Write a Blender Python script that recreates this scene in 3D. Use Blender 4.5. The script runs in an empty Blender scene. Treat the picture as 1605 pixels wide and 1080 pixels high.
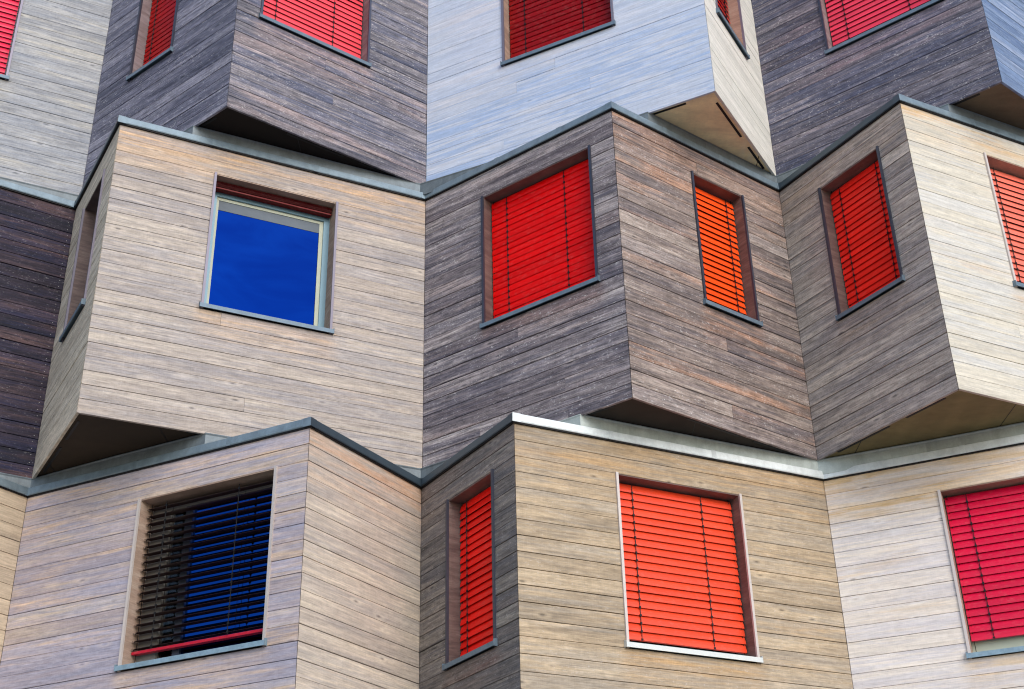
import bpy, math, random
from mathutils import Vector
random.seed(7)
R = math.radians
scene = bpy.context.scene
COL = scene.collection
ZC = 1.6                                   # eye height above the ground
S = 3.0                                    # storey height
WALL_H = 2.83
BASE = {1: 7.593 + ZC, 2: 4.593 + ZC, 3: 1.593 + ZC}     # underside of each storey's boards

# ------------------------------------------------------------------ plan
ROWS = {
 1: [(-7.60, 10.64), (-6.80, 9.31), (-4.175, 10.651), (-2.484, 9.321), (-0.801, 10.630), (1.856, 9.276), (2.618, 10.615), (4.392, 9.250), (6.05, 10.62), (8.66, 9.31), (9.45, 10.62)],
 2: [(-7.60, 10.62), (-5.95, 9.45), (-4.190, 10.618), (-3.411, 9.321), (-0.803, 10.614), (0.928, 9.296), (2.622, 10.614), (3.469, 9.289), (6.05, 10.60), (7.75, 9.31), (9.45, 10.62)],
 3: [(-7.60, 10.60), (-4.99, 9.31), (-4.190, 10.592), (-1.581, 9.327), (-0.810, 10.618), (0.0, 9.336), (2.655, 10.652), (5.29, 9.47), (6.05, 10.62), (6.85, 9.31), (9.45, 10.62)],
}
BACK = 12.6

# ------------------------------------------------------------------ mesh builder
class MB:
    def __init__(s): s.v = []; s.f = []; s.m = []; s.r = []; s.rnd = (0.5, 0.5, 0.5)
    def quad(s, pts, mat=0):
        n = len(s.v); s.v += [tuple(p) for p in pts]; s.f.append(tuple(range(n, n + len(pts)))); s.m.append(mat); s.r.append(s.rnd)
    def box(s, x0, x1, y0, y1, z0, z1, mat=0):
        s.hexa([(x0,y0,z0),(x1,y0,z0),(x1,y1,z0),(x0,y1,z0),(x0,y0,z1),(x1,y0,z1),(x1,y1,z1),(x0,y1,z1)], mat)
    def hexa(s, p, mat=0):
        n = len(s.v); s.v += [tuple(q) for q in p]
        for f in ((0,3,2,1),(4,5,6,7),(0,1,5,4),(1,2,6,5),(2,3,7,6),(3,0,4,7)):
            s.f.append(tuple(n + i for i in f)); s.m.append(mat); s.r.append(s.rnd)
    def extrude(s, prof, x0, x1, mat=0, x0f=None, x1f=None):
        """closed profile of (y,z) swept along x; x0f/x1f give a y-dependent end"""
        a = [((x0f(y) if x0f else x0), y, z) for y, z in prof]; b = [((x1f(y) if x1f else x1), y, z) for y, z in prof]
        n = len(s.v); k = len(prof); s.v += a + b
        for i in range(k):
            j = (i + 1) % k; s.f.append((n+i, n+j, n+k+j, n+k+i)); s.m.append(mat); s.r.append(s.rnd)
        s.f.append(tuple(n+i for i in reversed(range(k)))); s.m.append(mat); s.r.append(s.rnd)
        s.f.append(tuple(n+k+i for i in range(k))); s.m.append(mat); s.r.append(s.rnd)
    def tube(s, pts, r, sides=6, mat=0):
        n0 = len(s.v)
        for i, p in enumerate(pts):
            p = Vector(p); d = (Vector(pts[min(i+1, len(pts)-1)]) - Vector(pts[max(i-1, 0)])).normalized()
            a = d.orthogonal().normalized(); b = d.cross(a)
            for k in range(sides):
                t = 2*math.pi*k/sides; s.v.append(tuple(p + a*r*math.cos(t) + b*r*math.sin(t)))
        for i in range(len(pts)-1):
            for k in range(sides):
                q = n0+i*sides+k; w = n0+i*sides+(k+1) % sides
                s.f.append((q, w, w+sides, q+sides)); s.m.append(mat); s.r.append(s.rnd)
    def build(s, name, mats, parent=None, loc=(0,0,0), rz=0, label=None, smooth=False):
        me = bpy.data.meshes.new(name); me.from_pydata(s.v, [], s.f)
        for m in (mats if isinstance(mats, (list, tuple)) else [mats]): me.materials.append(m)
        me.polygons.foreach_set('material_index', s.m)
        at = me.attributes.new('piece', 'FLOAT_VECTOR', 'FACE')
        at.data.foreach_set('vector', [c for r in s.r for c in r])
        if smooth: me.polygons.foreach_set('use_smooth', [True]*len(s.f))
        me.update()
        o = bpy.data.objects.new(name, me); COL.objects.link(o); o.parent = parent
        o.location = loc; o.rotation_euler = (0, 0, rz)
        if label: o['label'] = label
        return o
def rv(): return (random.random(), random.random(), random.random())

# ------------------------------------------------------------------ materials
def lin(c):
    return tuple(((x/255)/12.92 if x/255 <= .04045 else ((x/255+.055)/1.055)**2.4) for x in c) + (1,)
class NT:
    def __init__(s, name):
        s.mat = bpy.data.materials.new(name); s.mat.use_nodes = True; s.t = s.mat.node_tree
        s.b = s.t.nodes['Principled BSDF']
    def n(s, typ, **kw):
        x = s.t.nodes.new(typ)
        for k, v in kw.items(): setattr(x, k, v)
        return x
    def l(s, a, b): s.t.links.new(a, b)
    def setin(s, node, i, v):
        if hasattr(v, 'is_linked') or isinstance(v, bpy.types.NodeSocket): s.l(v, node.inputs[i])
        elif v is not None: node.inputs[i].default_value = v
    def math(s, op, a, b=None, c=None, clamp=False):
        x = s.n('ShaderNodeMath', operation=op, use_clamp=clamp)
        s.setin(x, 0, a); s.setin(x, 1, b); s.setin(x, 2, c); return x.outputs[0]
    def mix(s, f, a, b, blend='MIX'):
        x = s.n('ShaderNodeMix', data_type='RGBA', blend_type=blend)
        s.setin(x, 0, f); s.setin(x, 6, a); s.setin(x, 7, b); return x.outputs[2]
    def sstep(s, v, a, b):
        x = s.n('ShaderNodeMapRange', interpolation_type='SMOOTHSTEP'); s.l(v, x.inputs[0])
        x.inputs[1].default_value = a; x.inputs[2].default_value = b; return x.outputs[0]
    def noise(s, vec, sc, detail=4, rough=.6, dist=0):
        m = s.n('ShaderNodeMapping'); s.l(vec, m.inputs[0]); m.inputs['Scale'].default_value = sc
        x = s.n('ShaderNodeTexNoise'); s.l(m.outputs[0], x.inputs['Vector'])
        x.inputs['Scale'].default_value = 1; x.inputs['Detail'].default_value = detail
        x.inputs['Roughness'].default_value = rough; x.inputs['Distortion'].default_value = dist
        return x.outputs[0]
    def comb(s, x, y, z):
        c = s.n('ShaderNodeCombineXYZ'); s.setin(c, 0, x); s.setin(c, 1, y); s.setin(c, 2, z); return c.outputs[0]

def wood(name, c1, c2, c3, dark=None, grain=.5, speck=.3, vary=.35, warm=None, warm_top=0., wamt=.45, cool=None, camt=.5, rough=.75, knots=.6, height=WALL_H, sill=None, cool_below=None):
    """weathered boards: c1..c3 = tones that single boards and streaks wander between"""
    k = NT(name); b = k.b
    tc = k.n('ShaderNodeTexCoord'); sp = k.n('ShaderNodeSeparateXYZ'); k.l(tc.outputs['Object'], sp.inputs[0])
    at = k.n('ShaderNodeAttribute', attribute_name='piece'); sa = k.n('ShaderNodeSeparateXYZ'); k.l(at.outputs['Vector'], sa.inputs[0])
    r1, r2, r3 = sa.outputs
    u = k.math('MULTIPLY_ADD', r1, 53., sp.outputs[0])
    w = k.math('MULTIPLY_ADD', r2, 31., sp.outputs[1])
    vec = k.comb(u, w, sp.outputs[2])
    fine = k.noise(vec, (4.5, 8, 95), 7, .72, .3)
    streak = k.noise(vec, (1.1, 3, 26), 5, .62, .9)
    broad = k.noise(vec, (.75, 2, 7), 4, .6, .6)
    mott = k.noise(vec, (14, 10, 34), 5, .75, .5)
    saw = k.noise(vec, (150, 5, 5), 2, .5)
    # tone selector
    t = k.math('MULTIPLY_ADD', r3, vary, k.math('MULTIPLY', streak, .75))
    t = k.math('ADD', t, k.math('MULTIPLY', broad, .85))
    t = k.math('SUBTRACT', t, .30 + vary*.5)
    cr = k.n('ShaderNodeValToRGB'); k.l(t, cr.inputs[0]); el = cr.color_ramp.elements
    el[0].position = .26; el[0].color = lin(c1); el[1].position = .74; el[1].color = lin(c3)
    e = el.new(.5); e.color = lin(c2)
    c = cr.outputs[0]
    if warm:
        # unweathered warm timber: some boards/streaks, and the sheltered top boards
        wz = k.math('MULTIPLY', k.sstep(sp.outputs[2], height-.62, height-.05), warm_top)
        wf = k.math('MULTIPLY', k.sstep(k.math('ADD', k.math('MULTIPLY', broad, .8), k.math('ADD', k.math('MULTIPLY', streak, .35), k.math('MULTIPLY', r2, .30))), .78, 1.0), wamt)
        wf = k.math('ADD', wf, k.math('MULTIPLY', wz, k.sstep(k.math('ADD', broad, k.math('MULTIPLY', streak, .4)), .5, .85)), clamp=True)
        if sill:
            uu = sp.outputs[0]; zz = sp.outputs[2]
            su = k.math('MULTIPLY', k.sstep(uu, sill[0]-.12, sill[0]+.05), k.math('SUBTRACT', 1., k.sstep(uu, sill[1]-.05, sill[1]+.12)))
            sz = k.math('MULTIPLY', k.sstep(zz, .72, 1.10), k.math('SUBTRACT', 1., k.sstep(zz, 1.15, 1.17)))
            sf = k.math('MULTIPLY', k.math('MULTIPLY', su, sz), k.sstep(k.math('ADD', broad, k.math('MULTIPLY', streak, .5)), .52, .95))
            wf = k.math('ADD', wf, k.math('MULTIPLY', sf, .7), clamp=True)
        c = k.mix(wf, c, lin(warm))
    if cool:
        cn = k.noise(vec, (.9, 5, 19), 5, .65, 1.2)
        cf = k.math('MULTIPLY', k.sstep(k.math('MULTIPLY_ADD', r1, .16, cn), .50, .72), camt)
        if cool_below: cf = k.math('MULTIPLY', cf, k.math('SUBTRACT', 1., k.math('MULTIPLY', k.sstep(sp.outputs[2], cool_below-.12, cool_below+.10), .8)))
        c = k.mix(cf, c, lin(cool))
    # board brightness
    br = k.math('MULTIPLY_ADD', r1, vary*.6, 1-vary*.3)
    g = k.math('MULTIPLY_ADD', k.math('SUBTRACT', fine, .5), grain*3.4, 1.)
    g = k.math('ADD', g, k.math('MULTIPLY', k.math('SUBTRACT', mott, .5), grain*2.0))
    g = k.math('ADD', g, k.math('MULTIPLY', k.math('SUBTRACT', saw, .5), grain*.5))
    st2 = k.noise(vec, (1.8, 6, 52), 5, .7, .8)
    g = k.math('ADD', g, k.math('MULTIPLY', k.math('SUBTRACT', st2, .5), grain*2.2))
    g = k.math('MULTIPLY', g, br); g = k.math('MAXIMUM', g, .25)
    c = k.mix(1., c, k.comb(g, g, g), 'MULTIPLY')
    # knots
    m = k.n('ShaderNodeMapping'); k.l(vec, m.inputs[0]); m.inputs['Scale'].default_value = (3.2, .001, 9.)
    vo = k.n('ShaderNodeTexVoronoi'); k.l(m.outputs[0], vo.inputs['Vector']); vo.inputs['Scale'].default_value = 1
    sc = k.n('ShaderNodeSeparateColor'); k.l(vo.outputs['Color'], sc.inputs[0])
    gate = k.sstep(sc.outputs[0], .46, .48)
    kn = k.math('MULTIPLY', k.math('SUBTRACT', 1., k.sstep(vo.outputs['Distance'], .035, .10)), gate)
    ring = k.math('MULTIPLY', k.math('SUBTRACT', k.sstep(vo.outputs['Distance'], .10, .15), k.sstep(vo.outputs['Distance'], .15, .34)), gate)
    c = k.mix(k.math('MULTIPLY', kn, knots), c, lin(dark or tuple(x*.55 for x in c1)))
    c = k.mix(k.math('MULTIPLY', ring, knots*.30), c, lin(tuple(min(255, x*1.22) for x in c3)))
    # silvery flecks where the surface fibres lift
    fl = k.noise(vec, (38, 10, 85), 3, .8)
    fz = k.math('MULTIPLY', k.sstep(fl, .585, .66), k.sstep(k.math('ADD', mott, k.math('MULTIPLY', broad, .5)), .66, .86))
    c = k.mix(k.math('MULTIPLY', fz, speck), c, lin((215, 212, 210)))
    k.l(c, b.inputs['Base Color']); b.inputs['Roughness'].default_value = rough
    b.inputs['Specular IOR Level'].default_value = .3
    bp = k.n('ShaderNodeBump'); bp.inputs['Strength'].default_value = .35; bp.inputs['Distance'].default_value = .002
    k.l(k.math('ADD', fine, k.math('MULTIPLY', saw, .4)), bp.inputs['Height']); k.l(bp.outputs[0], b.inputs['Normal'])
    return k.mat

def metal(name, col, rough=.45, met=.6, blotch=.35, scale=9):
    k = NT(name); b = k.b
    tc = k.n('ShaderNodeTexCoord'); at = k.n('ShaderNodeAttribute', attribute_name='piece')
    add = k.n('ShaderNodeVectorMath', operation='ADD'); k.l(tc.outputs['Object'], add.inputs[0])
    sc = k.n('ShaderNodeVectorMath', operation='SCALE'); k.l(at.outputs['Vector'], sc.inputs[0]); sc.inputs['Scale'].default_value = 23
    k.l(sc.outputs[0], add.inputs[1])
    a = k.noise(add.outputs[0], (scale, scale, scale), 6, .7, .6); f = k.noise(add.outputs[0], (60, 60, 60), 4, .7)
    d = k.noise(add.outputs[0], (14, 14, 2.2), 4, .6)
    g = k.math('MULTIPLY_ADD', k.math('SUBTRACT', a, .5), blotch*2, 1.)
    g = k.math('ADD', g, k.math('MULTIPLY', k.math('SUBTRACT', f, .5), blotch*.7))
    g = k.math('ADD', g, k.math('MULTIPLY', k.math('SUBTRACT', d, .5), blotch))
    sa = k.n('ShaderNodeSeparateXYZ'); k.l(at.outputs['Vector'], sa.inputs[0])
    g = k.math('MULTIPLY', g, k.math('MULTIPLY_ADD', sa.outputs[0], .2, .9))
    k.l(k.mix(1., lin(col), k.comb(g, g, g), 'MULTIPLY'), b.inputs['Base Color'])
    b.inputs['Metallic'].default_value = met
    k.l(k.math('MULTIPLY_ADD', a, .25, rough-.12), b.inputs['Roughness'])
    return k.mat

def blindmat(name, col, rough=.38, spec=.18):
    k = NT(name); b = k.b
    tc = k.n('ShaderNodeTexCoord'); at = k.n('ShaderNodeAttribute', attribute_name='piece')
    sa = k.n('ShaderNodeSeparateXYZ'); k.l(at.outputs['Vector'], sa.inputs[0])
    n = k.noise(tc.outputs['Object'], (3, 3, 9), 4, .6)
    dust = k.noise(tc.outputs['Object'], (22, 22, 40), 5, .7)
    g = k.math('MULTIPLY_ADD', sa.outputs[0], .18, .82)
    g = k.math('ADD', g, k.math('MULTIPLY', k.math('SUBTRACT', n, .5), .25))
    c = k.mix(1., lin(col), k.comb(g, g, g), 'MULTIPLY')
    c = k.mix(k.math('MULTIPLY', k.sstep(dust, .48, .8), .16), c, lin((205, 150, 140)))
    k.l(c, b.inputs['Base Color']); b.inputs['Roughness'].default_value = rough
    b.inputs['Specular IOR Level'].default_value = spec
    return k.mat

def plain(name, col, rough=.8, met=0., var=.15, scale=(8, 8, 8), spec=.3):
    k = NT(name); b = k.b; tc = k.n('ShaderNodeTexCoord')
    a = k.noise(tc.outputs['Object'], scale, 6, .65, .3)
    g = k.math('MULTIPLY_ADD', k.math('SUBTRACT', a, .5), var*2.5, 1.)
    k.l(k.mix(1., lin(col), k.comb(g, g, g), 'MULTIPLY'), b.inputs['Base Color'])
    b.inputs['Roughness'].default_value = rough; b.inputs['Metallic'].default_value = met; b.inputs['Specular IOR Level'].default_value = spec
    return k.mat

M = {}
M['groove'] = plain('shadow_membrane', (16, 15, 17), .95, spec=.05)
M['zinc'] = metal('zinc_sheet', (120, 136, 146), .5, .4, .5)
M['zinc_shaded'] = metal('shaded_zinc_sheet', (66, 80, 90), .42, .4, .28)  # darker copy of the zinc, shade put into its colour
M['zinc_lit'] = metal('lit_zinc_sheet', (212, 218, 218), .55, .25, .32)  # paler copy of the zinc, bright reflection put into its colour
M['steel'] = metal('window_steel', (124, 119, 132), .5, .4, .15, 5)
M['trim_pale'] = metal('pale_jamb_sheet', (196, 186, 180), .5, .2, .15, 5)
M['steel_dark'] = metal('dark_steel', (70, 74, 88), .4, .5, .15, 5)
M['sill'] = metal('sill_sheet', (104, 122, 136), .55, .3, .4, 14)
M['sill_white'] = metal('pale_sill_sheet', (215, 218, 215), .45, .2, .1, 14)
M['frame'] = plain('pale_frame', (176, 180, 160), .45, 0, .1, spec=.4)
M['upstand'] = metal('grey_flashing', (110, 119, 124), .55, .3, .6, 7)
M['upstand_pale'] = metal('pale_flashing', (168, 176, 172), .6, .2, .5, 7)
M['sill_blue'] = metal('blue_grey_sill_sheet', (130, 154, 168), .5, .3, .5, 16)
M['frame_grey'] = plain('grey_frame', (128, 124, 120), .5, 0, .1, spec=.4)
M['frame_blue'] = plain('grey_blue_frame', (110, 140, 155), .4, .2, .1, spec=.4)
M['dark'] = plain('black_plastic', (18, 17, 20), .5)
M['nail'] = plain('nail_heads', (190, 188, 184), .5, .3, .1)
M['screed'] = plain('roof_membrane', (90, 90, 92), .9)
M['inside'] = plain('dark_room', (24, 22, 24), .9, spec=.05)
# mirror-like glass; the blue of the reflected sky is put into its colour
k = NT('sky_tinted_glass'); k.b.inputs['Metallic'].default_value = 1; k.b.inputs['Roughness'].default_value = .04
k.b.inputs['Base Color'].default_value = (.0002, .0038, .058, 1)
tc = k.n('ShaderNodeTexCoord'); nz = k.noise(tc.outputs['Object'], (1.6, 1.6, 1.2), 2, .5)
bp = k.n('ShaderNodeBump'); bp.inputs['Strength'].default_value = .12; bp.inputs['Distance'].default_value = .02
cl = k.noise(tc.outputs['Object'], (1.1, 1.1, 2.6), 4, .6, .8)
k.l(k.mix(k.sstep(cl, .3, .7), (.00025, .0052, .056, 1), (.0004, .0078, .070, 1)), k.b.inputs['Base Color'])
k.l(nz, bp.inputs['Height']); k.l(bp.outputs[0], k.b.inputs['Normal']); M['glass_sky_tint'] = k.mat
M['glass_sky_tint_light'] = k.mat.copy(); [M['glass_sky_tint_light'].node_tree.links.remove(q) for q in list(M['glass_sky_tint_light'].node_tree.links) if q.to_socket.name == 'Base Color']; M['glass_sky_tint_light'].node_tree.nodes['Principled BSDF'].inputs['Base Color'].default_value = (.005, .050, .24, 1)  # lighter sky reflection, again put into the glass colour
k = NT('clear_glass'); tr = k.n('ShaderNodeBsdfTransparent'); gl = k.n('ShaderNodeBsdfGlossy'); gl.inputs['Roughness'].default_value = .03
fr = k.n('ShaderNodeFresnel'); fr.inputs[0].default_value = 1.5; mx = k.n('ShaderNodeMixShader')
k.l(fr.outputs[0], mx.inputs[0]); k.l(tr.outputs[0], mx.inputs[1]); k.l(gl.outputs[0], mx.inputs[2])
k.l(mx.outputs[0], k.t.nodes['Material Output'].inputs[0]); M['glass'] = k.mat
M['curtain'] = plain('curtain_cloth', (235, 228, 205), .9, 0, .1, (30, 30, 2))
M['lining'] = wood('brown_reveal_boards', (84, 68, 66), (106, 88, 83), (126, 108, 101), grain=.3, speck=.05, vary=.2, knots=.7, rough=.5)
M['lining_pale'] = wood('pale_reveal_boards', (140, 118, 105), (162, 138, 122), (178, 158, 142), grain=.25, speck=.05, vary=.2, knots=.5)
M['lining_grey'] = wood('grey_reveal_boards', (98, 86, 88), (122, 108, 108), (140, 128, 130), grain=.25, speck=.05, vary=.2, knots=.5)

# walls: key -> (tones, options)
WOODS = {
 'Z1': ((136,138,144), (162,162,164), (184,181,176), dict(grain=.42, speck=.25, vary=.14, warm=(190,180,158), wamt=.4, cool=(140,146,158), camt=.5)),
 'A1': ((70,72,88), (104,104,120), (138,136,148), dict(grain=.75, speck=.8, vary=.22)),
 'P1': ((82,80,90), (116,112,118), (152,144,146), dict(grain=.75, speck=.8, vary=.26, warm=(160,138,134), wamt=.55, cool=(66,76,104), camt=.6)),
 'B1': ((178,187,206), (192,199,214), (206,208,218), dict(grain=.2, speck=.1, vary=.10, warm=(208,204,208), warm_top=.3, wamt=.5, cool=(158,178,210), camt=.9, cool_below=1.02, knots=.3)),
 'Q1': ((202,200,192), (216,213,204), (228,224,216), dict(grain=.22, speck=.1, vary=.10, knots=.3)),
 'C1': ((72,70,82), (106,102,112), (142,134,140), dict(grain=.75, speck=.8, vary=.26, warm=(138,118,126), wamt=.5, cool=(60,70,98), camt=.6)),
 'R1': ((86,106,142), (112,132,164), (144,156,180), dict(grain=.4, speck=.3, vary=.25)),
 'Z2': ((28,28,42), (50,42,54), (82,66,70), dict(grain=.8, speck=.22, vary=.3, warm=(104,76,70), wamt=.5, cool=(24,32,62), camt=.6)),
 'A2': ((168,155,140), (188,176,158), (206,194,178), dict(grain=.55, speck=.2, vary=.15)),
 'P2': ((152,143,139), (175,163,153), (195,183,169), dict(grain=.42, speck=.25, vary=.12, warm=(204,164,122), warm_top=.75, wamt=.10, cool=(146,144,150), camt=.55)),
 'B2': ((94,86,92), (136,126,128), (176,166,164), dict(grain=.8, speck=.9, vary=.3, warm=(136,108,102), wamt=.5, cool=(64,66,82), camt=.6)),
 'Q2': ((102,92,90), (140,125,117), (174,160,150), dict(grain=.75, speck=.8, vary=.24, warm=(170,120,88), warm_top=.5, wamt=.6, cool=(82,80,92), camt=.4)),
 'C2': ((142,132,126), (172,160,150), (198,186,174), dict(grain=.65, speck=.45, vary=.2, warm=(142,120,100), warm_top=.6, wamt=.2, cool=(90,94,108), camt=.4)),
 'R2': ((192,184,170), (208,200,184), (220,212,196), dict(grain=.26, speck=.1, vary=.10, warm=(206,172,130), warm_top=.5, wamt=.7, knots=.35, cool=(190,192,196), camt=.5)),
 'Z3': ((172,156,138), (188,170,148), (202,184,160), dict(grain=.3, speck=.15, vary=.15)),
 'A3': ((156,148,158), (176,162,164), (194,178,164), dict(grain=.36, speck=.2, vary=.4, warm=(200,172,146), warm_top=.6, wamt=.75, cool=(146,148,168), camt=.6)),
 'P3': ((172,161,152), (195,181,166), (214,200,180), dict(grain=.34, speck=.2, vary=.12, warm=(198,156,126), warm_top=.9, wamt=.12, cool=(156,152,152), camt=.4)),
 'B3': ((92,88,88), (122,115,110), (150,142,132), dict(grain=.65, speck=.45, vary=.22, warm=(116,94,88), warm_top=.4, wamt=.4, cool=(76,80,92), camt=.4)),
 'Q3': ((144,129,110), (172,152,126), (194,174,146), dict(grain=.42, speck=.3, vary=.12, warm=(178,142,98), warm_top=.5, wamt=.4, cool=(156,148,138), camt=.5)),
 'C3': ((216,206,200), (228,217,206), (236,226,214), dict(grain=.24, speck=.2, vary=.14, warm=(208,176,132), warm_top=.95, wamt=.6, cool=(196,194,204), camt=.5)),
}
PLAIN_FACE = {'Y1': 'Z1', 'Y2': 'P2', 'Y3': 'C3', 'D1': 'P2', 'D2': 'B2', 'D3': 'Q3', 'E1': 'C2', 'E2': 'Q2', 'E3': 'C3', 'R3': 'Q3'}
LABEL = {
 'Z1': 'pale grey board wall at the top left', 'A1': 'dark blue grey board wall with narrow red window, top storey',
 'P1': 'dark grey board wall with pinkish streaks, top storey', 'B1': 'light sky blue stained board wall, top storey',
 'Q1': 'narrow cream white board wall beside the light blue one', 'C1': 'dark slate board wall, top storey right',
 'R1': 'steel blue board wall at the top right corner', 'Z2': 'almost black board wall with nail heads at the left edge',
 'A2': 'narrow shaded grey beige board wall with dark slot window', 'P2': 'wide beige board wall round the window with sky-coloured glass',
 'B2': 'dark purple grey board wall round the deep red blind', 'Q2': 'brown board wall round the narrow orange blind',
 'C2': 'grey brown board wall round the bright red blind', 'R2': 'bright cream board wall at the right edge, middle storey',
 'Z3': 'sliver of tan board wall at the lower left edge', 'A3': 'lavender and beige board wall round the open dark blind',
 'P3': 'cream beige board wall without a window, bottom storey', 'B3': 'dark grey board wall round the narrow red blind, bottom storey',
 'Q3': 'tan board wall round the orange red blind, bottom storey', 'C3': 'pale pinkish cream board wall round the crimson blind',
}
FKEYS = ['Y', 'Z', 'A', 'P', 'B', 'Q', 'C', 'R', 'D', 'E']

# windows: face -> u0, u1, blind colour, slat tilt (deg), blind bottom above sill, trim/lining choice, label
WIN = {
 'Z1': (0.89, 2.08, (236, 38, 78), 73, .02, 'lining', 'window with a crimson blind at the upper left edge'),
 'A1': (0.55, 1.21, (168, 0, 0), 82, .02, 'lining_grey', 'narrow window with a closed deep red blind, top storey'),
 'P1': (0.24, 1.43, (250, 74, 86), 73, .02, 'lining_grey', 'window with a coral red blind, top storey'),
 'B1': (0.88, 2.08, (142, 0, 2), 81, .02, 'lining_pale', 'window with a dark red blind in the light blue wall'),
 'Q1': (0.32, 1.07, (214, 14, 16), 72, .02, 'lining_pale', 'slim window seen edge on in the cream white wall'),
 'C1': (0.72, 1.93, (244, 62, 90), 73, .02, 'lining_grey', 'window with a pink red blind, top storey right'),
 'A2': (0.45, 1.17, None, 0, 0, 'lining', 'slim dark window opening in the shaded grey beige wall'),
 'P2': (0.87, 2.03, (104, 0, 3), -1, 0, 'lining_pale', 'large window with raised blind and glass coloured as deep blue sky'),
 'B2': (0.70, 1.93, (232, 0, 0), 82, .02, 'lining', 'window with a closed deep red blind in the dark wall'),
 'Q2': (0.93, 1.60, (252, 84, 24), 72, .02, 'lining', 'narrow window with an orange blind in the brown wall'),
 'C2': (0.50, 1.255, (255, 38, 26), 75, .02, 'lining', 'window with a bright red blind in the grey brown wall'),
 'R2': (0.90, 2.09, (250, 122, 100), 73, .02, 'lining_pale', 'window with an orange to pink blind at the right edge'),
 'A3': (1.26, 2.615, (128, 20, 26), 7, .07, 'lining_pale', 'window with a half open dark slatted blind before glass coloured as blue sky'),
 'B3': (0.46, 1.20, (255, 26, 14), 73, .02, 'lining', 'narrow window with a bright red blind, bottom storey'),
 'Q3': (0.885, 2.07, (248, 74, 38), 72, .03, 'lining', 'window with an orange red blind above a white sill'),
 'C3': (0.92, 2.11, (226, 6, 62), 73, .085, 'lining_pale', 'window with a crimson blind ending above its sill'),
}
Z0, Z1 = 1.1475, 2.55
for kk, (a, b_, c_, kw) in WOODS.items():
    kw = dict(kw)
    if kk in WIN: kw['sill'] = WIN[kk][:2]
    M['w'+kk] = wood('weathered_boards_' + {'1':'top','2':'middle','3':'bottom'}[kk[1]], a, b_, c_, **kw)

# ------------------------------------------------------------------ building
root = bpy.data.objects.new('apartment_building', None); COL.objects.link(root)
root.location = (0, 10.6, 0)
root['label'] = 'timber clad apartment building with zigzag stacked bays and red blinds'; root['category'] = 'building'
OFF = Vector((0, -10.6, 0))

def unit(a, b):
    d = Vector((b[0]-a[0], b[1]-a[1])); return d.normalized(), d.length
def turn(p, q, r):
    a, _ = unit(p, q); b, _ = unit(q, r); return math.atan2(a.x*b.y-a.y*b.x, a.dot(b))   # + = valley seen from outside? (ccw)

JT = {'B1': .3, 'Q1': .45, 'R2': .6, 'C3': .6, 'P2': .75, 'A3': .7, 'P3': .8, 'Z1': .8, 'Q3': .7, 'B3': .85}     # how open the board joints are
def wall(row, i):
    P = ROWS[row]; a, b = P[i], P[i+1]; e, L = unit(a, b); ang = math.atan2(e.y, e.x)
    key = FKEYS[i]+str(row); mkey = PLAIN_FACE.get(key, key)
    # inward offset: at a convex corner (turn>0, ccw, inside of wall is +y) the line shortens
    tA = math.tan(turn(P[i-1], a, b)/2) if i > 0 else 0
    tB = math.tan(turn(a, b, P[i+2])/2) if i < len(P)-2 else 0
    win = WIN.get(key)
    mb = MB(); D = .021; jt = JT.get(mkey, 1.)
    heights = [k*.1275 for k in range(21)] + [2.69, WALL_H]
    for k in range(22):
        z0, z1 = heights[k], heights[k+1]
        segs = [(0, L)]
        if win and 9 <= k < 20: segs = [(0, win[0]), (win[1], L)]
        elif random.random() < .28 and L > 1.8:
            xj = random.uniform(.25, .75)*L; segs = [(0, xj), (xj, L)]
        rr = rv(); 
        for (s0, s1) in segs:
            if (s0 or s1 < L) : rr = rv()
            mb.rnd = rr
            y = random.uniform(-.0016, .0016); y2 = y + random.uniform(-.0016, .0016)
            g = random.choice((.0006, .0012, .0022, .0032))*jt; bv = .0022*jt
            prof = [(y+.004, z0+g), (y, z0+g+bv), (y2, z1-g-bv), (y2+.004, z1-g), (D, z1-g), (D, z0+g)]
            s0f = (lambda yy: .0025 + yy*tA) if s0 == 0 else (lambda yy, s=s0: s+.001)
            s1f = (lambda yy: L-.0025 - yy*tB) if s1 == L else (lambda yy, s=s1: s-.001)
            mb.extrude(prof, 0, 0, 0, s0f, s1f)
            # nail heads
            if mkey in ('Z2', 'B2', 'Q2', 'A1', 'P1', 'C1', 'C2', 'B3'):
                for un in [s0+.045, s1-.045] + [s0+q*.62 for q in range(1, int((s1-s0)/.62))]:
                    if mkey not in ('Z2', 'B2') and random.random() < .45: continue
                    for zn in (z0+.03, z1-.03):
                        zz = zn+random.uniform(-.004, .004); u_ = un+random.uniform(-.006, .006); r_ = .0032
                        mb.quad([(u_+r_*math.cos(t), y-.0025, zz+r_*math.sin(t)) for t in [j*math.pi/3 for j in range(6)]], 2)
    # dark membrane behind the joints
    yb = D-.002; u0, u1 = yb*tA, L-yb*tB; mb.rnd = (.5, .5, .5)
    rects = [(u0, u1, 0, WALL_H)] if not win else [(u0, u1, 0, Z0), (u0, u1, Z1, WALL_H), (u0, win[0], Z0, Z1), (win[1], u1, Z0, Z1)]
    for (p, q, r, s_) in rects: mb.quad([(p, yb, r+.004), (q, yb, r+.004), (q, yb, s_), (p, yb, s_)], 1)
    return mb.build('board_wall', [M['w'+mkey], M['groove'], M['nail']], root, (a[0]+OFF.x, a[1]+OFF.y, BASE[row]), ang, LABEL.get(key))

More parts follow.
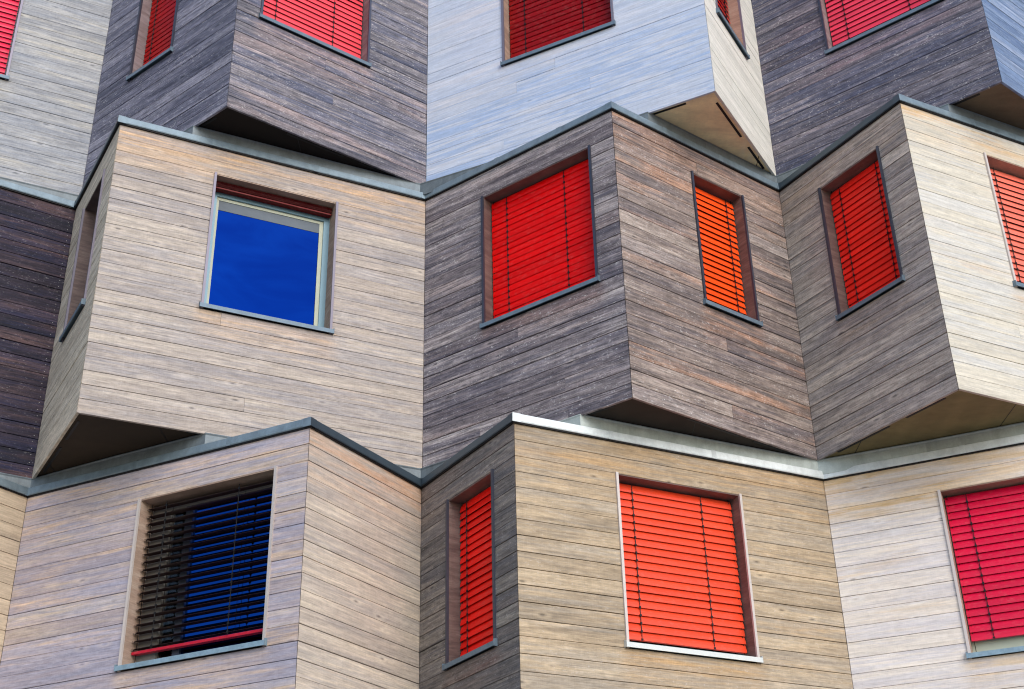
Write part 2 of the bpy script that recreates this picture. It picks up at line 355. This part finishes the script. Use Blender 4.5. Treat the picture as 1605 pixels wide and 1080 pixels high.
def slat_profile(width, tilt, yc, zc, n=5, th=.0007, sag=.006):
    top = []; bot = []
    ct, st = math.cos(tilt), math.sin(tilt)
    for i in range(n):
        s = (i/(n-1)-.5)*width; h = sag*(1-(2*i/(n-1)-1)**2)
        for lst, hh in ((top, h+th), (bot, h-th)):
            # s>0 is the outer edge; tilt lowers it. convex side faces out
            y = -(s*ct) - hh*st; z = -s*st + hh*ct
            lst.append((yc+y, zc+z))
    return top + bot[::-1]

def window(row, i):
    key = FKEYS[i]+str(row)
    if key not in WIN: return
    u0, u1, col, tilt, gap, lin_k, label = WIN[key]
    P = ROWS[row]; a, b = P[i], P[i+1]; e, L = unit(a, b); ang = math.atan2(e.y, e.x)
    H = Z1-Z0; W = u1-u0
    ox = a[0]+e.x*u0; oy = a[1]+e.y*u0
    YG = .185
    # window frame is the part itself
    fr = MB(); fw = .055
    fmat = M['frame'] if key == 'C3' else (M['frame_grey'] if key == 'A3' else M['frame_blue'])
    fl_ = fw+(.13 if key == 'A3' else 0); fr.box(.02, .02+fl_, YG-.03, YG+.03, .05, H-.02); fr.box(W-.02-fw, W-.02, YG-.03, YG+.03, .05, H-.02)
    lo_ = .05+fw+(.07 if key == 'C3' else 0); fr.box(.02+fl_, W-.02-fw, YG-.03, YG+.03, .05, lo_); fr.box(.02+fl_, W-.02-fw, YG-.03, YG+.03, H-.02-fw-(.05 if key == 'P2' else 0), H-.02)
    w = fr.build('window', [fmat], root, (ox+OFF.x, oy+OFF.y, BASE[row]+Z0), ang, label)
    if key == 'P2':
        sa = MB(); sx0, sx1, sz0, sz1 = .02+fw, W-.02-fw, .05+fw, H-.02-fw-.05; sw = .04
        sa.box(sx0, sx0+sw*.6, YG-.012, YG+.012, sz0, sz1); sa.box(sx1-sw*.9, sx1, YG-.012, YG+.012, sz0, sz1)
        sa.box(sx0+sw*.6, sx1-sw*.9, YG-.012, YG+.012, sz1-.03, sz1); sa.box(sx0+sw*.6, sx1-sw*.9, YG-.012, YG+.012, sz0, sz0+.02)
        sa.build('sash', [M['frame']], w)
        sh = MB(); sh.box(sx0+sw*.6, sx1-sw*.9, YG-.006, YG-.002, sz1-.13, sz1-.03)
        sh.build('shade_strip', [plain('grey_shade', (104, 112, 120), .7)], w)
    # lining boards: two sides and the head
    T = .02
    for bx in ((0, T, .004, YG+.03, .004, H), (W-T, W, .004, YG+.03, .004, H), (T, W-T, .004, YG+.03, H-T+.012, H+.012)):
        ln = MB(); ln.rnd = rv(); ln.box(*bx); ln.build('reveal_board', [M[lin_k]], w)
    # trim strips at both jambs
    dark_trim = key in ('A1', 'P1', 'C1', 'Q2', 'C2', 'B3', 'B2')
    for x0 in (-.003, W-.019):
        tm = MB(); tm.rnd = rv(); tm.box(x0, x0+.022, -.016, .003, .0, H+.006)
        tm.build('jamb_trim', [M['steel_dark'] if dark_trim else (M['trim_pale'] if key in ('Q3', 'C3', 'R2', 'A3') else M['steel'])], w)
    # sill
    sl = MB(); sl.rnd = rv()
    prof = [(-.034, .0), (-.034, .038), (YG+.02, .075), (YG+.02, .066), (-.026, .030), (-.026, .0)]
    sl.extrude(prof, -.014, W+.014)
    for x in (-.017, W+.014):
        sl.rnd = rv(); sl.extrude([(-.036, -.001), (-.036, .05), (.0, .058), (.0, -.001)], x, x+.003)
    sl.build('sill', [M['sill_white'] if key == 'Q3' else (M['sill_blue'] if key in ('A3', 'C3') else M['sill'])], w)
    # glass
    gz0, gz1 = lo_, H-.02-fw-(.05 if key == 'P2' else 0)
    if key == 'A3':
        xm = .02+fw+.24*(W-.15)
        mu = MB(); mu.box(xm, xm+.07, YG-.03, YG+.03, gz0, gz1); mu.build('mullion', [M['steel_dark']], w)
        g1 = MB(); g1.box(.02+fl_, xm, YG-.004, YG+.004, gz0, gz1); g1.build('pane', [M['glass']], w)
        g2 = MB(); g2.box(xm+.07, W-.02-fw, YG-.004, YG+.004, gz0, gz1); g2.build('pane', [M['glass_sky_tint_light']], w)
        cu = MB(); n = 60
        for q in range(n):
            xa = .03+q*(xm-.02)/n; xb = .03+(q+1)*(xm-.02)/n
            f = lambda x: YG+.05+.022*math.sin(x*150)+.01*math.sin(x*61)
            cu.quad([(xa, f(xa), .06), (xb, f(xb), .06), (xb, f(xb), H), (xa, f(xa), H)])
        cu.build('curtain', [M['curtain']], w)
    else:
        g = MB(); g.box(.02+fw, W-.02-fw, YG-.003, YG+.003, gz0, gz1); g.build('pane', [M['glass_sky_tint'] if key != 'A2' else M['glass']], w)
    bk = MB(); bk.box(-.05, W+.05, YG+.2, YG+.21, -.05, H+.05)
    for (p, q) in ((-.05, -.04), (W+.04, W+.05)): bk.box(p, q, YG+.04, YG+.2, -.05, H+.05)
    bk.box(-.04, W+.04, YG+.04, YG+.2, H+.04, H+.05); bk.box(-.04, W+.04, YG+.04, YG+.2, -.05, -.04)
    bk.build('room_liner', [M['inside'] if key != 'A3' else plain('room_paint', (150, 145, 135), .9)], w)
    # blind
    if col is None: return
    bm_ = blindmat('blind_paint', col, spec=.38 if key in ('C3', 'Q3', 'P1', 'R2', 'Z1', 'C1') else .16); bl = MB(); YB = .112; x0, x1 = .03, W-.03
    if tilt == -1:       # raised: a tight stack under the head
        n = 8
        for q in range(n):
            bl.rnd = rv(); bl.extrude(slat_profile(.08, R(3), YB+random.uniform(-.003, .003), H-.022-q*.0068), x0, x1)
        bl.rnd = rv(); bl.box(x0, x1, YB-.030, YB+.030, H-.092, H-.078)
        o = bl.build('blind', [bm_], w); o['label'] = 'dark red blind pulled up under the window head'
        return
    pitch = .0655; wd = .080 if tilt < 80 else .074; zt = H-.03; zb = .075+gap
    n = int((zt-zb)/pitch)+1; pitch = (zt-zb-.03)/(n-.3)
    slatmat = 0
    zs = []
    for q in range(n):
        zc = zt-.03-q*pitch; 
        if zc < zb+.035: break
        zs.append(zc)
        t = tilt+random.gauss(0, 1.3); bl.rnd = rv()
        dz = random.uniform(-.001, .001)
        bl.extrude(slat_profile(wd, R(t), YB, zc+dz), x0, x1)
    bl.rnd = rv(); bl.box(x0, x1, YB-.014 if tilt > 30 else YB-.03, YB+.014, zb, zb+.022, 2 if key == 'A3' else 0)     # bottom rail
    # ladder cords with clips, lift bands, side guide wires
    cords = [.2*W, .8*W] if W < 1.0 else [.17*W, .70*W if key not in ('Q3', 'R2', 'C3') else .72*W]
    ext = wd/2*math.cos(R(tilt)); ez = wd/2*math.sin(R(tilt))
    for cx in cords:
        bl.tube([(cx, YB-ext-.004, zt), (cx, YB-ext-.004, zb+.02)], .0032, 5, 1)
        bl.tube([(cx, YB+ext+.003, zt), (cx, YB+ext+.003, zb+.02)], .0018, 5, 1)
        for zc in zs: bl.box(cx-.008, cx+.008, YB-ext-.008, YB-ext+.002, zc-ez-.007, zc-ez+.008, 1)
    for gx in (x0+.018, x1-.018):
        bl.tube([(gx, YB, H-.01), (gx, YB, .07)], .003, 5, 1)
        for zc in zs: bl.tube([(x0-.008 if gx < W/2 else x1+.008, YB-.004, zc), (gx, YB-.002, zc)], .0035, 5, 1)
    mats = [bm_, M['dark'], blindmat('blind_rail_paint', (186, 22, 48))]
    if key == 'A3': mats[0] = plain('dark_slats', (58, 34, 36), .5, 0, .1)
    bl.build('blind', mats, w)

for row in (1, 2, 3):
    for i in range(10): wall(row, i); window(row, i)

# ------------------------------------------------------------------ offset helpers for copings / upstands
def offset(P, d):
    """offset polyline; d>0 = outwards (towards the street, -y)"""
    out = []
    for i, p in enumerate(P):
        ns = []
        if i > 0: e, _ = unit(P[i-1], p); ns.append(Vector((e.y, -e.x)))
        if i < len(P)-1: e, _ = unit(p, P[i+1]); ns.append(Vector((e.y, -e.x)))
        n = sum(ns, Vector((0, 0))).normalized(); c = n.dot(ns[0])
        out.append((p[0]+n.x*d/c, p[1]+n.y*d/c))
    return out
def ribbon(mb, P, prof, mat=0):
    """sweep (outward offset, z) profile along P with mitres"""
    L = [offset(P, d) for d, z in prof]; k = len(prof)
    for i in range(len(P)-1):
        mb.rnd = rv(); mt = mat[i] if isinstance(mat, list) else mat
        n = len(mb.v)
        for j in range(k): mb.v.append((L[j][i][0], L[j][i][1]-10.6, prof[j][1]))
        for j in range(k): mb.v.append((L[j][i+1][0], L[j][i+1][1]-10.6, prof[j][1]))
        for j in range(k):
            q = (j+1) % k; mb.f.append((n+j, n+q, n+k+q, n+k+j)); mb.m.append(mt); mb.r.append(mb.rnd)
def sub(P, i, t0, t1):
    a, b = P[i], P[i+1]; f = lambda t: (a[0]+(b[0]-a[0])*t, a[1]+(b[1]-a[1])*t); return [f(t0), f(t1)]

CM = {1: [0]*10, 2: [0, 0, 1, 0, 0, 0, 1, 0, 0, 0], 3: [0, 0, 0, 1, 1, 2, 2, 2, 2, 2]}     # zinc, then its copies with shade and bright reflection in the colour
def coping(row):
    P = ROWS[row]; zt = BASE[row]+WALL_H; cm = CM[row]
    prof = [(.024, .0), (.028, .008), (.023, .068), (.018, .073), (-.16, .064), (-.16, .056), (.014, .062), (.019, .010), (.014, .0)]
    mb = MB(); ribbon(mb, P, [(d, z+zt) for d, z in prof], cm)
    # black strip standing in for the shadow line under the coping
    ribbon(mb, P, [(d, z+zt) for d, z in [(.016, -.010), (.016, .02), (-.02, .02), (-.02, -.010)]], 3)
    # corner sleeves and one lap seam per long run
    prof2 = [(.0305, -.003), (.0255, .071), (.018, .0765), (-.15, .0675), (-.15, .065), (.018, .072), (.023, .067), (.028, .0)]
    for i in range(1, len(P)-1):
        e1, l1 = unit(P[i-1], P[i]); e2, l2 = unit(P[i], P[i+1]); q = .05
        pts = [(P[i][0]-e1.x*q, P[i][1]-e1.y*q), P[i], (P[i][0]+e2.x*q, P[i][1]+e2.y*q)]
        ribbon(mb, pts, [(d, z+zt) for d, z in prof2], [cm[i-1], cm[i]])
    for i in range(len(P)-1):
        e, l = unit(P[i], P[i+1])
        if l > 2:
            for t in ((.28, .61) if i % 2 else (.40, .73)): ribbon(mb, sub(P, i, t, t+.045/l), [(d, z+zt) for d, z in prof2], cm[i])
    return mb.build('coping', [M['zinc'], M['zinc_shaded'], M['zinc_lit'], M['dark']], root, label='zinc coping capping the %s storey' % {1: 'top', 2: 'middle', 3: 'bottom'}[row])
coping(1); coping(2); coping(3)

def depth(P, x):
    for a, b in zip(P, P[1:]):
        if a[0] <= x <= b[0]: return a[1]+(b[1]-a[1])*(x-a[0])/(b[0]-a[0])
    return P[-1][1]
def envelope(Pa, Pb):
    """the line lying behind both zigzags"""
    xs = sorted({p[0] for p in Pa} | {p[0] for p in Pb}); out = []
    for x0, x1 in zip(xs, xs[1:]):
        da = depth(Pa, x0)-depth(Pb, x0); db = depth(Pa, x1)-depth(Pb, x1)
        out.append(x0)
        if da*db < 0: out.append(x0+(x1-x0)*da/(da-db))
    out.append(xs[-1])
    pts = []
    for x in out:
        y = max(depth(Pa, x), depth(Pb, x))
        if pts and abs(x-pts[-1][0]) < .06: continue
        pts.append((x, y))
    return pts
def upstand(lo, up, pale):
    P = envelope(ROWS[lo], ROWS[up]); z0 = BASE[lo]+WALL_H+.04; z1 = BASE[up]+.012
    mb = MB(); ribbon(mb, P, [(.004, z0), (.004, z1-.02), (.010, z1-.008), (.006, z1), (-.02, z1), (-.02, z0)], [(1 if pale and p[0] > -.1 else 0) for p in P[:-1]])
    mb.build('upstand', [M['upstand'], M['upstand_pale']], root, label='zinc upstand closing the gap over the %s storey' % {2: 'middle', 3: 'bottom'}[lo])
upstand(2, 1, False); upstand(3, 2, True)

# roof decks (top of each storey) and soffits
for row in (1, 2, 3):
    z = BASE[row]+WALL_H+.05; P = offset(ROWS[row], -.04); mb = MB()
    for a, b in zip(P, P[1:]): mb.quad([(a[0], a[1]-10.6, z), (b[0], b[1]-10.6, z), (b[0], BACK-10.6, z), (a[0], BACK-10.6, z)])
    mb.build('roof_deck', [M['screed']], root)
SOF_SHADE = {1: [(70,62,50), (26,20,18), (240,222,178), (96,82,66), (110,96,70)], 2: [(60,46,34), (52,42,32), (50,44,38), (122,112,78), (100,84,50)], 3: [(110,96,70)]*5}  # same panels throughout; uneven light under each bay is put into the tones
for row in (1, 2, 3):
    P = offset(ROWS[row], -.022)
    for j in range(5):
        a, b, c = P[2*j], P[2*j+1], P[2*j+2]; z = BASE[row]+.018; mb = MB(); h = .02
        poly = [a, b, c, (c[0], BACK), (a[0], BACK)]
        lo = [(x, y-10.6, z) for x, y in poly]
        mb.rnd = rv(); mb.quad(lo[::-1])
        smat = wood('soffit_panel', *[tuple(int(v*f) for v in SOF_SHADE[row][j]) for f in (.9, 1, 1.1)], grain=.15, speck=0, vary=.1, knots=.5, rough=.8)
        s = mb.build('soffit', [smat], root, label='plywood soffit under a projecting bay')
        jm = MB()
        for q in (-.55, .55):
            x_ = b[0]+q; y_ = depth(P, x_)+.012
            jm.box(x_-.003, x_+.003, y_-10.6, BACK-10.6, z-.0015, z+.002)
        jm.build('panel_joint', [M['dark']], s)
        # vent slots along both edges
        A_, B_, C_ = ROWS[row][2*j], ROWS[row][2*j+1], ROWS[row][2*j+2]
        for (p, q, flip) in ((A_, B_, 1), (B_, C_, 0)):
            e, l = unit(p, q); n = Vector((-e.y, e.x))
            for (t0, t1) in (((.30, .58), (.66, .90)) if l > 1.9 else ((.12, .50), (.62, .88))):
                pts = []
                for t, d in ((t0, .050), (t1, .050), (t1, .072), (t0, .072)):
                    pts.append((p[0]+e.x*l*t+n.x*d, p[1]+e.y*l*t+n.y*d-10.6))
                vs = MB(); vs.hexa([(x, y, z-.004) for x, y in pts] + [(x, y, z+.004) for x, y in pts])
                vs.build('vent_slot', [M['dark']], s)
# core walls: back, ends, ground floor
mb = MB()
mb.box(-7.6, 9.45, BACK-10.6, BACK-10.4, 0, BASE[1]+WALL_H)
mb.box(-7.62, -7.6, 0.1, BACK-10.6, 0, BASE[1]+WALL_H); mb.box(9.45, 9.47, 0.1, BACK-10.6, 0, BASE[1]+WALL_H)
mb.box(-7.6, 9.45, .15, .35, 0, BASE[3]+.01)
mb.build('core_wall', [plain('grey_render', (150, 148, 144), .9)], root)

# ------------------------------------------------------------------ ground
g = MB(); g.quad([(-400, -400, 0), (400, -400, 0), (400, 400, 0), (-400, 400, 0)])
go = g.build('ground', [plain('paved_ground', (150, 146, 138), .9, 0, .12, (1.5, 1.5, 1.5))]); go['kind'] = 'structure'

# ------------------------------------------------------------------ camera, light
cam = bpy.data.cameras.new('camera'); co = bpy.data.objects.new('camera', cam); COL.objects.link(co)
from mathutils import Matrix
co.matrix_world = Matrix.Translation((0, 0, ZC)) @ Matrix.Rotation(R(90+28.6995), 4, 'X') @ Matrix.Rotation(R(-1.4163), 4, 'Z')
cam.sensor_width = 36; cam.lens = 36*2083.78/1605; cam.clip_end = 2000; cam.clip_start = .05
scene.camera = co

SD = Vector((.38, -.78, .50)).normalized()
sun = bpy.data.lights.new('sun', 'SUN'); so = bpy.data.objects.new('sun', sun); COL.objects.link(so)
sun.energy = 0.95; sun.angle = R(40); sun.color = (1, .97, .93)
so.rotation_euler = SD.to_track_quat('Z', 'Y').to_euler()
wd = bpy.data.worlds.new('World'); scene.world = wd; wd.use_nodes = True
sky = wd.node_tree.nodes.new('ShaderNodeTexSky'); sky.sky_type = 'NISHITA'; sky.sun_disc = False
sky.sun_elevation = math.asin(SD.z); sky.sun_rotation = math.atan2(SD.x, SD.y); sky.ozone_density = 1.2
bg = wd.node_tree.nodes['Background']; bg.inputs[1].default_value = .15
wd.node_tree.links.new(sky.outputs[0], bg.inputs[0])
scene.view_settings.view_transform = 'Standard'; scene.view_settings.look = 'None'; scene.view_settings.gamma = 1
scene.view_settings.exposure = 0.68
scene.render.engine = 'CYCLES'; scene.cycles.filter_width = 1.1
